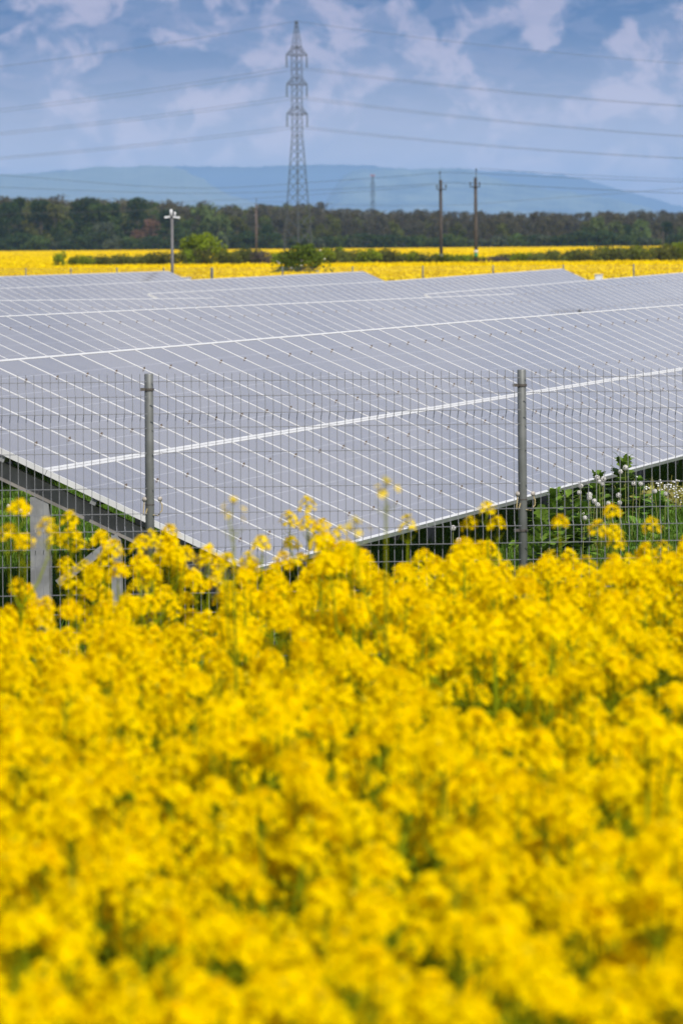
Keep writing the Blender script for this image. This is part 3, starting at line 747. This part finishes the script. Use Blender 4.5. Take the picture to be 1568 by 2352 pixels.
while X < 1900:
    X += rng.uniform(17, 34); i += 1
    Yd = rng.uniform(1388, 1394)
    p = P(X, rng.uniform(538, 552) if X > 560 else rng.uniform(540, 560), Yd); k = ('shrub0', 'shrub1', 'shrub0', 'shrub2')[int(rng.integers(0, 4))]
    s = p.z / 4.0
    make_tree('shrub', 'shrub', 'low dark green shrub in the wood edge above the far field', 'shrubs along the foot of the far wood', (p.x, p.y, 0), KIT[k], None, (s * 1.25, s * 1.25, s), X)

# ------------------------------------------------------------------ hedge bushes
kit('bushA', 'leaf_bright', 41, 3.6, 1.9, 0.05, 3800, 0.19, 'round', 40)
kit('bushB', 'leaf_elder', 42, 3.2, 1.6, 0.02, 3600, 0.15, 'round', 46)
kit('scrub0', 'leaf_scrub', 43, 2.0, 1.5, 0.0, 1500, 0.16, 'dome', 22)
kit('scrub1', 'leaf_olive', 44, 2.0, 1.3, 0.0, 1400, 0.15, 'dome', 20)
kit('scrub2', 'leaf_mauve', 45, 1.9, 1.2, 0.0, 1200, 0.13, 'dome', 18)
kit('scrub3', 'leaf_bright', 46, 2.1, 1.2, 0.0, 1400, 0.15, 'dome', 20)
p = P(463, 539, 456); make_tree('bush', 'bush', 'round bright green bush right of the camera mast', None, (p.x, p.y, 0), KIT['bushA'], None, (1.08, 1.08, p.z / 3.6), 0.4)
p = P(691, 563, 318); e = make_tree('bush', 'bush', 'dark green elder bush with white blossom in the near yellow field', None, (p.x, p.y, 0), KIT['bushB'], None, (1.08, 1.08, p.z / 3.2), 0.9)
rb = np.random.default_rng(9); q = MB(); bp = crown_points(rb, 20, 1.2, 3.0, 1.45, 20, 'round')
for c in bp: q.ball(tuple(c), (0.06, 0.06, 0.03), 0, 6, 4)
q.build('blossom', M['daisy'], e)
p = P(135, 582, 440); make_tree('bush', 'bush', 'small dark bush alone in the yellow field at the left', None, (p.x, p.y, 0), KIT['scrub3'], None, (0.62, 0.62, p.z / 2.1), 0.2)
HX = [150, 200, 300, 400, 430, 520, 560, 600, 640, 750, 850, 950, 1000, 1060, 1100, 1200, 1300, 1400, 1480, 1568, 1700, 2100]
HY = [600, 594, 591, 586, 580, 576, 575, 577, 588, 575, 579, 584, 590, 592, 592, 587, 580, 575, 572, 569, 564, 556]
X = 165.0; i = 0
lab = {'scrub0': 'olive scrub bush in the hedge between the yellow fields', 'scrub1': 'green scrub bush in the hedge between the yellow fields', 'scrub2': 'mauve brown dry bush in the hedge between the yellow fields', 'scrub3': 'fresh green bush in the hedge between the yellow fields'}
while X < 1850:
    X += rng.uniform(11, 22); i += 1
    if 405 < X < 500 and i % 2: continue
    Yd = rng.uniform(449, 459)
    p = P(X, float(np.interp(X, HX, HY)) + rng.uniform(-5, 3), Yd)
    k = 'scrub2' if (1100 < X < 1150 or (590 < X < 625)) else ('scrub0', 'scrub1', 'scrub0', 'scrub3')[int(rng.integers(0, 4))]
    s = max(0.55, p.z / 2.0)
    make_tree('scrub_bush', 'bush', lab[k], k.replace('scrub', 'hedge bushes kind ').replace('kind 0', 'of olive leaf').replace('kind 1', 'of green leaf').replace('kind 2', 'of dry twigs').replace('kind 3', 'of fresh leaf'), (p.x, p.y, 0), KIT[k], None, (1.05, 1.05, s), X)

# ------------------------------------------------------------------ rape
def rape_raceme(mb, rng, base, tip, nfl, petal=0.0125):
    base, tip = np.array(base), np.array(tip)
    ax = tip - base; L = np.linalg.norm(ax); ax = ax / L
    r = np.cross(ax, [0.3, 1, 0.1]); r /= np.linalg.norm(r); q = np.cross(ax, r)
    mb.tube([tuple(base), tuple((base + tip) / 2 + rng.normal(0, 0.004, 3)), tuple(tip)], [0.0030, 0.0026, 0.0015], 4, 1, False)
    cl = []
    hl = min(L * 0.8, rng.uniform(0.04, 0.068))
    for k in range(nfl):
        f = k / nfl; a = k * 2.399 + rng.uniform(-0.3, 0.3)
        out = 0.008 + 0.028 * min(1, f * 2.0) * rng.uniform(0.75, 1.15); up = 0.010 + 0.008 * (1 - f)
        d = r * math.cos(a) + q * math.sin(a)
        c = tip - ax * hl * f + d * out + ax * up * 0.6
        nrm = d * (0.25 + 0.75 * f) + ax * (1.1 - 0.7 * f) + rng.normal(0, 0.25, 3); nrm /= np.linalg.norm(nrm)
        t1 = np.cross(nrm, [0.2, 0.4, 1]); t1 /= np.linalg.norm(t1); t2 = np.cross(nrm, t1)
        s = petal * rng.uniform(0.8, 1.15)
        for j in range(4):
            b_ = j * math.pi / 2 + rng.uniform(-0.2, 0.2)
            e1 = t1 * math.cos(b_) + t2 * math.sin(b_); e2 = np.cross(nrm, e1)
            o_ = nrm * s * rng.uniform(0.05, 0.45)
            cl.append([c, c + e1 * s * 0.75 - e2 * s * 0.52 + o_ * 0.7, c + e1 * s * 1.15 + o_, c + e1 * s * 0.75 + e2 * s * 0.52 + o_ * 0.7])
    mb.quads(np.array(cl), 0)
    mb.ball(tuple(tip + ax * 0.006), (0.008, 0.008, 0.009), 2, 6, 4)
    # young pods below the flowers
    for k in range(5):
        a = k * 2.399; z = base + ax * L * rng.uniform(0.05, 0.3); d = r * math.cos(a) + q * math.sin(a)
        mb.bar(tuple(z), tuple(z + d * 0.035 + ax * 0.035), 0.0018, 0.0018, 1)
def rape_plant(seed, H=1.35, nr=6, single=False):
    rng = np.random.default_rng(seed); mb = MB()
    lean = rng.normal(0, 0.035, 2)
    top = np.array([lean[0], lean[1], H])
    mb.tube([(0, 0, 0), (lean[0] * 0.4, lean[1] * 0.4, H * 0.5), tuple(top - [0, 0, 0.12])], [0.008, 0.006, 0.0034], 5, 1, False)
    rape_raceme(mb, rng, top - [0, 0, 0.14], top, int(rng.integers(34, 46)))
    for k in range(nr):
        a = k * 2.4 + rng.uniform(-0.5, 0.5); z0 = H * rng.uniform(0.58, 0.80); out = rng.uniform(0.05, 0.14)
        tp = np.array([lean[0] + out * math.cos(a), lean[1] + out * math.sin(a), H - rng.uniform(0.02, 0.20)])
        b0_ = tp - np.array([math.cos(a) * 0.02, math.sin(a) * 0.02, 0.13])
        mb.tube([(lean[0] * z0 / H, lean[1] * z0 / H, z0), tuple((b0_ + [lean[0], lean[1], z0]) / 2 + [0.02 * math.cos(a), 0.02 * math.sin(a), -0.02]), tuple(b0_)], [0.0045, 0.0038, 0.003], 4, 1, False)
        rape_raceme(mb, rng, b0_, tp, int(rng.integers(22, 38)))
        # clasping leaf
        l0 = np.array([lean[0] * z0 / H, lean[1] * z0 / H, z0 - 0.03]); d = np.array([math.cos(a + 0.6), math.sin(a + 0.6), 0.25]); sd2 = np.array([-math.sin(a + 0.6), math.cos(a + 0.6), 0])
        LL = rng.uniform(0.07, 0.16)
        mb.quads(np.array([[l0, l0 + d * LL * 0.4 - sd2 * LL * 0.16, l0 + d * LL - [0, 0, LL * 0.2], l0 + d * LL * 0.4 + sd2 * LL * 0.16]]), 3)
    for k in range(5):
        a = rng.uniform(0, 6.28); z0 = H * rng.uniform(0.2, 0.55); l0 = np.array([0, 0, z0]); d = np.array([math.cos(a), math.sin(a), 0.2]); sd2 = np.array([-math.sin(a), math.cos(a), 0]); LL = rng.uniform(0.16, 0.3)
        mb.quads(np.array([[l0, l0 + d * LL * 0.5 - sd2 * LL * 0.2, l0 + d * LL - [0, 0, LL * 0.3], l0 + d * LL * 0.5 + sd2 * LL * 0.2]]), 3)
    return mb
RM = [M['petal'], M['stalk'], M['bud'], M['rapeleaf']]
kinds = [rape_plant(100 + i, 1.35, nr=(4, 5, 3, 4)[i % 4]).mesh('rape_plant', RM) for i in range(10)]
rng = np.random.default_rng(77)
pts, rot, scl, var = [], [], [], []
cell = 0.20
for yy in np.arange(5.0, 27.0, cell):
    for xx in np.arange(-5.0, 5.0, cell):
        x = xx + rng.uniform(-0.5, 0.5) * cell; y = yy + rng.uniform(-0.5, 0.5) * cell
        edge = 24.6 + 0.7 * math.sin(x * 2.1 + 0.6) + 0.4 * math.sin(x * 5.3)
        if y > edge: continue
        thin = 0.14 + (0.16 if y > edge - 0.9 else 0.0)
        clump = math.sin(x * 3.1 + 1.3 * math.sin(y * 1.1)) * math.sin(y * 2.3 + x) 
        if rng.uniform() < thin + 1.05 * max(0, -clump - 0.1): continue
        hole = math.sin(x * 2.3 + 1.9) * math.sin(y * 0.95 + 0.7 * x) + 0.5 * math.sin(x * 5.1 - y * 1.7)
        if hole < -0.55 and rng.uniform() < 0.72: continue
        h = 0.985 + 0.035 * clump + rng.normal(0, 0.065)
        if y > edge - 1.8: h *= rng.uniform(0.91, 1.03)
        pts.append((x, y, float(ground_z(np.array(x), np.array(y))))); rot.append(rng.uniform(0, 6.28)); scl.append(h); var.append(int(rng.integers(0, len(kinds))))
o = scatter('rapeseed_crop', pts, rot, scl, var, kinds)
tag(o, 'dense yellow flowering rapeseed filling the foreground', 'rapeseed', kind='stuff')

# individual tall plants that stand clear above the crop, in front of fence and panels
tall = [(885, 1106, 13.5, 2, 'thin faded rape plant rising alone before the panels right of centre'),
        (705, 1148, 20.0, 6, 'tall rape plant with loose flowers in front of the panels at centre'),
        (535, 1155, 14.0, 1, 'thin pale rape plant before the panels right of the left fence post'),
        (160, 1180, 19.6, 7, 'bushy rape plant before the slanted beam left of the left fence post'),
        (45, 1155, 16.5, 4, 'rape plant at the left edge before the thick table leg'),
        (1118, 1158, 19.6, 5, 'rape plant standing just left of the right fence post'),
        (1405, 1165, 19.2, 5, 'rape plant in front of the dandelion clump'),
        (1285, 1190, 19.4, 6, 'rape plant right of the right fence post'),
        (935, 1190, 19.0, 3, 'slender rape plant before the low edge of the nearest table'),
        (778, 1215, 18.6, 5, 'rape plant just right of the panel corner'),
        (600, 1236, 18.4, 6, 'rape plant hiding the lowest corner of the nearest table'),
        (1495, 1195, 18.8, 5, 'rape plant at the right edge before the soil patch'),
        (350, 1225, 19.0, 6, 'rape plant at the foot of the left fence post'),
        (245, 1270, 18.4, 5, 'rape plant before the diagonal brace')]
for i, (px, py, Y, nr, lab_) in enumerate(tall):
    faint = Y < 15; Y = 17.5 if faint else Y * 1.24
    if faint: nr = 2
    p = P(px, py, Y); gz = float(ground_z(np.array(p.x), np.array(p.y)))
    e = empty('rape_plant', (p.x, p.y, gz), i * 1.1); tag(e, lab_, 'rape plant', 'tall rape plants along the field edge')
    Hh = p.z - gz; rg = np.random.default_rng(300 + i)
    st_ = MB(); st_.tube([(0, 0, 0), (rg.normal(0, 0.02), rg.normal(0, 0.02), Hh * 0.5), (0, 0, Hh - 0.13)], [0.007, 0.0055, 0.0032], 5, 0, False)
    heads = []
    for k in range(nr):
        a = k * 2.4 + rg.uniform(-0.4, 0.4); out = 0.0 if k == 0 else rg.uniform(0.04, 0.12)
        tp = np.array([out * math.cos(a), out * math.sin(a), Hh - (0 if k == 0 else rg.uniform(0.04, 0.22))])
        b0_ = tp - np.array([0, 0, 0.13]); z0 = Hh - rg.uniform(0.38, 0.55)
        if k: st_.tube([(0, 0, z0), tuple((b0_ + [0, 0, z0]) / 2 + [0.015 * math.cos(a), 0.015 * math.sin(a), 0]), tuple(b0_)], [0.004, 0.0034, 0.0028], 4, 0, False)
        heads.append((b0_, tp))
    st_.build('stem', M['stalk'], e)
    for b0_, tp in heads:
        q = MB(); rape_raceme(q, rg, b0_, tp, (7 if faint else int(rg.integers(16, 30)))); q.build('flower_head', RM, e)

# far rape fields
def rape_patch(seed, w, h, n, m_spike, size):
    rng = np.random.default_rng(seed); mb = MB()
    p = np.stack([rng.uniform(-w, w, n), rng.uniform(-w, w, n), h * (1 + rng.normal(0, 0.055, n))], 1)
    p[: n // 3, 2] -= rng.uniform(0.05, 0.3, n // 3)
    q = leafquads(rng, p, size); mb.quads(q, 0)
    ng = n // 3; p = np.stack([rng.uniform(-w, w, ng), rng.uniform(-w, w, ng), rng.uniform(h * 0.55, h * 0.92, ng)], 1)
    mb.quads(leafquads(rng, p, size * 1.2), 1)
    for k in range(max(2, n // 60)):
        x, y = rng.uniform(-w, w, 2); z = h * rng.uniform(1.02, 1.16)
        pp = np.stack([x + rng.normal(0, size * 0.35, 9), y + rng.normal(0, size * 0.35, 9), z - rng.uniform(0, 0.28, 9)], 1)
        mb.quads(leafquads(rng, pp, size * 0.8), 0)
    return mb
fm = [M['farpetal'], M['fargreen']]
near_p = [rape_patch(500 + i, 0.75, 1.20, 230, 0, 0.12).mesh('rape_patch', fm) for i in range(6)]
far_p = [rape_patch(520 + i, 2.2, 1.22, 300, 0, 0.30).mesh('rape_patch', fm) for i in range(6)]
pts, rot, scl, var = [], [], [], []
def field_pts(y0, y1, stepf, half, skip=None):
    y = y0
    while y < y1:
        stp = stepf(y)
        xs = np.arange(-half(y), half(y), stp)
        for x in xs:
            xx, yy = x + rng.uniform(-0.3, 0.3) * stp, y + rng.uniform(-0.3, 0.3) * stp
            if skip is not None and skip(xx, yy): continue
            pts.append((xx, yy, 0)); rot.append(rng.uniform(0, 6.28)); scl.append(rng.uniform(0.94, 1.05)); var.append(int(rng.integers(0, 6)))
        y += stp
def behind_fence(x, y):           # the crop starts behind the far fence, which bends back left of the mast
    lim = 206.0 if x > b1.x else 206.0 + (b1.x - x)
    return y < lim
field_pts(206, 300, lambda y: 1.05, lambda y: y * 0.075 + 3, behind_fence)
field_pts(300, 446, lambda y: 1.25, lambda y: y * 0.075 + 3)
def sheet(y0, y1, z, hw, n=40):
    mb = MB(); xs = np.linspace(-hw, hw, n); ys = np.linspace(y0, y1, n); A, B = np.meshgrid(xs, ys)
    mb.add(np.stack([A, B, np.full_like(A, z)], -1).reshape(-1, 3), [(j * n + i, j * n + i + 1, (j + 1) * n + i + 1, (j + 1) * n + i) for j in range(n - 1) for i in range(n - 1)])
    mb.box((0, y0, z / 2), (2 * hw, 0.02, z - 0.01))
    return mb.mesh('rape_canopy', M['farsheet'])
o = scatter('rapeseed_field', pts, rot, scl, var, near_p, base=sheet(262, 447, 1.0, 60))
tag(o, 'yellow rape field between the far fence and the hedge', 'rape field', kind='stuff')
pts, rot, scl, var = [], [], [], []
field_pts(461, 800, lambda y: 3.1, lambda y: y * 0.075 + 6)
field_pts(800, 1386, lambda y: 4.4, lambda y: y * 0.075 + 6)
o = scatter('rapeseed_field', pts, rot, scl, var, far_p, base=sheet(462, 1387, 1.04, 220))
tag(o, 'smooth yellow rape field beyond the hedge up to the wood', 'rape field', kind='stuff')

# ------------------------------------------------------------------ grass, weeds, dandelions in the park
def tuft(seed, n, h, spread, w, m=0):
    rng = np.random.default_rng(seed); V = []
    for k in range(n):
        a = rng.uniform(0, 6.28); b_ = np.array([rng.normal(0, spread), rng.normal(0, spread), 0]); hh = h * rng.uniform(0.5, 1.15); ln = rng.uniform(0.1, 0.55) * hh
        d = np.array([math.cos(a), math.sin(a), 0]); s = np.array([-d[1], d[0], 0]) * w
        m1 = b_ + d * ln * 0.35 + [0, 0, hh * 0.6]; tp = b_ + d * ln + [0, 0, hh]
        V.append([b_ - s, b_ + s, m1 + s * 0.7, m1 - s * 0.7]); V.append([m1 - s * 0.7, m1 + s * 0.7, tp + s * 0.1, tp - s * 0.1])
    mb = MB(); mb.quads(np.array(V)); return mb
gk = [tuft(600 + i, 34, 0.19, 0.11, 0.006).mesh('grass_tuft', M['grass']) for i in range(5)]
def broad(seed, n, L, lobes=3, up=0.7):
    """A rosette of lobed weed leaves."""
    rng = np.random.default_rng(seed); mb = MB()
    for k in range(n):
        a = k * 2.4 + rng.uniform(-0.3, 0.3); el = rng.uniform(0.25, 1.0) * up * 1.4; LL = L * rng.uniform(0.6, 1.1)
        d = np.array([math.cos(a) * math.cos(el), math.sin(a) * math.cos(el), math.sin(el)]); s = np.array([-math.sin(a), math.cos(a), 0]); nn = np.cross(d, s)
        ns = 2 * lobes + 3; prev = None
        vs_ = []; fs = []
        for j in range(ns):
            f = j / (ns - 1); wd = LL * (0.05 + 0.20 * math.sin(math.pi * min(1, f * 0.95 + 0.05)) * (1.25 if j % 2 else 0.55)); 
            if j == ns - 1: wd = 0.002
            c = d * LL * f - nn * 0 + np.array([0, 0, -0.35 * LL * f * f])
            vs_ += [tuple(c - s * wd), tuple(c + [0, 0, -0.02 * LL]), tuple(c + s * wd)]
            if j: fs += [(3*j-3, 3*j-2, 3*j+1, 3*j), (3*j-2, 3*j-1, 3*j+2, 3*j+1)]
        mb.add(vs_, fs)
    return mb
gk += [broad(610 + i, 11, 0.26).mesh('weed_rosette', M['weed']) for i in range(3)]
pts, rot, scl, var = [], [], [], []
for k in range(23000):
    y = rng.uniform(21, 75); x = rng.uniform(-0.115 * y - 1.2, 0.115 * y + 1.2)
    if x > 3.3 and y < 60 and rng.uniform() < 0.35: continue
    pts.append((x, y, float(ground_z(np.array(x), np.array(y))))); rot.append(rng.uniform(0, 6.28)); scl.append(rng.uniform(0.6, 1.35)); var.append(int(rng.choice(8, p=[.11, .11, .11, .11, .11, .15, .15, .15])))
o = scatter('grass', pts, rot, scl, var, gk)
tag(o, 'green meadow grass and weeds around the fence and under the tables', 'grass', kind='stuff')
# drift of small white flowers at the right
wk = []
for i in range(3):
    rg = np.random.default_rng(640 + i); mb = MB()
    for k in range(16):
        x, y = rg.normal(0, 0.09, 2); h = rg.uniform(0.16, 0.32); x2, y2 = x + rg.normal(0, 0.06), y + rg.normal(0, 0.06)
        mb.bar((x, y, 0), (x2, y2, h), 0.003, 0.003, 1)
        for j in range(5): mb.quads(leafquads(rg, np.array([[x + (x2-x)*j/5, y + (y2-y)*j/5, h * j / 5]]) + rg.normal(0, 0.012, (1, 3)), 0.045), 1)
        if rg.uniform() < 0.35: mb.ball((x2, y2, h), (0.011, 0.011, 0.008), 0, 6, 4)
    wk.append(mb.mesh('white_flower_tuft', [M['daisy'], M['drystalk']]))
pts, rot, scl, var = [], [], [], []
for k in range(70):
    p = P(rng.uniform(1490, 1680), 1100, rng.uniform(55.5, 58.5)); pts.append((p.x, p.y, float(ground_z(np.array(p.x), np.array(p.y))) + 0.06)); rot.append(rng.uniform(0, 6)); scl.append(rng.uniform(0.8, 1.3)); var.append(int(rng.integers(0, 3)))
for k in range(40):
    p = P(rng.uniform(960, 1060), 1100, rng.uniform(40.2, 42)); pts.append((p.x, p.y, 0)); rot.append(rng.uniform(0, 6)); scl.append(rng.uniform(0.6, 1.0)); var.append(int(rng.integers(0, 3)))
o = scatter('white_flowers', pts, rot, scl, var, wk)
tag(o, 'drift of tiny white flowers on yellow green stalks', 'flowers', kind='stuff')

def puff_mesh():
    mb = MB(); rg = np.random.default_rng(3); n = 130
    v = rg.normal(size=(n, 3)); v /= np.linalg.norm(v, axis=1)[:, None]
    V = []
    for d in v:
        a = np.cross(d, [0.3, 0.2, 1]); a /= np.linalg.norm(a); b_ = np.cross(d, a); c = d * 0.023
        V.append([c - a * 0.0052, c - b_ * 0.0052, c + a * 0.0052, c + b_ * 0.0052])
        V.append([d * 0.004 - a * 0.0003, d * 0.004 + a * 0.0003, c + a * 0.0005, c - a * 0.0005])
    mb.quads(np.array(V), 0); mb.ball((0, 0, 0), 0.0055, 1, 8, 6)
    return mb.mesh('seed_head', [M['puff'], M['puffcore']])
PUFF = puff_mesh()
cr3 = [(550,608),(535,672),(636,695),(636,727),(712,525),(735,565),(772,540),(768,590),(718,795),(822,780),(935,775),(945,465),(993,425),(1075,582),(1145,585),(1285,660),(1392,685),(565,875),(685,760),(925,700),(395,720),(590,925)]
dl = [(1205.7 + x / 4.328, 976 + y / 4.328, 54.0 - 0.004 * y + (0.8 if x > 900 else 0)) for x, y in cr3] + [(20, 1162, 58), (49, 1173, 57.5), (68, 1181, 57)] + [(1040, 1213, 44.5), (1053, 1241, 43.5)]
where = {0: 'left of the tallest clump, upper of two', 1: 'left of the tallest clump, lower of two', 11: 'below the tall toothed leaf, left one', 12: 'below the tall toothed leaf, right one', 13: 'right of the clump on a long red stem', 14: 'right of the clump, largest lone one', 15: 'far right beside the white flowers, upper', 16: 'far right beside the white flowers, lower', 17: 'low at the left of the clump, near the rape', 22: 'at the left edge under the beam', 23: 'just left of the thick table leg', 24: 'touching the thick table leg', 25: 'under the low table edge, upper', 26: 'under the low table edge, lower'}
for i, (px, py, Y) in enumerate(dl):
    p = P(px, py, Y); gz = float(ground_z(np.array(p.x), np.array(p.y)))
    e = empty('dandelion', (p.x, p.y, gz)); Hh = p.z - gz
    if i in where: tag(e, 'dandelion clock ' + where[i], 'dandelion', 'dandelion clocks by the fence')
    else: tag(e, 'white dandelion clock in the crowded clump right of the right fence post', 'dandelion', 'dandelion clocks crowded in one clump')
    q = MB(); k_ = random.Random(i).uniform(-0.05, 0.05)
    q.tube([(k_, 0.01, 0), (k_ * 0.5, 0, Hh * 0.5), (0, 0, Hh - 0.004)], [0.0035, 0.003, 0.0028], 5); q.build('stem', M['stem'], e)
    o = bpy.data.objects.new('seed_head', PUFF); col.objects.link(o); o.parent = e; o.location = (0, 0, Hh); s = random.Random(i + 50).uniform(0.85, 1.15); o.scale = (s, s, s); o.rotation_euler = (0, 0, i)
weeds = [(1430, 1040, 55.5, 'tall toothed thistle weed overlapping the low table edge', 0.30), (1370, 1085, 54.6, 'leafy weed behind the crowded dandelion clump', 0.26), (1270, 1110, 49.5, 'broad leafed weed right of the right fence post', 0.28),
         (1300, 1115, 50.5, 'weed between the right fence post and the dandelions', 0.26), (1240, 1165, 46.5, 'low broad weed at the right fence post', 0.3), (1465, 1100, 55.5, 'bushy weed right of the tall thistle', 0.25), (1330, 1150, 50.5, 'green weed low before the dandelion clump', 0.28), (1510, 1140, 54.5, 'weed below the white flower drift', 0.26)]
for i, (px, py, Y, lb, L) in enumerate(weeds):
    p = P(px, py, Y); gz = float(ground_z(np.array(p.x), np.array(p.y))); e = empty('weed', (p.x, p.y, gz), i); tag(e, lb, 'weed', 'leafy weeds right of the fence post')
    Hh = max(0.2, p.z - gz); q = MB(); q.tube([(0, 0, 0), (0.01, 0, Hh * 0.5), (0, 0, Hh * 0.9)], [0.008, 0.006, 0.003], 5); q.build('stem', M['stem'], e)
    q = MB()
    for k, f in enumerate((0.06, 0.18, 0.3, 0.42, 0.54, 0.66, 0.78, 0.9)):
        r_ = broad(700 + i * 9 + k, 9 - k // 2, L * (1.35 - 0.7 * f), up=0.5 + 0.6 * f)
        for v in r_.v: v[:, 2] += Hh * f * 0.95
        q.v += r_.v; q.f += [tuple(a + q.n for a in ff) for ff in r_.f]; q.m += r_.m; q.n += r_.n
    q.build('foliage', M['weed'], e)

# ------------------------------------------------------------------ haze
hz = MB(); hz.box((0, 21500, 224), (16000, 43600, 450))
hm = bpy.data.materials.new('haze'); hm.use_nodes = True; t = hm.node_tree; t.nodes.remove(t.nodes['Principled BSDF'])
pv = nd('ShaderNodeVolumePrincipled', t); pv.inputs['Color'].default_value = (0.37, 0.605, 1.0, 1); pv.inputs['Density'].default_value = 5.2e-5
lk(pv.outputs[0], t.nodes['Material Output'].inputs['Volume'], t)
o = hz.build('haze', hm); tag(o, 'thin blue air haze over the plain and hills', 'haze', kind='stuff')
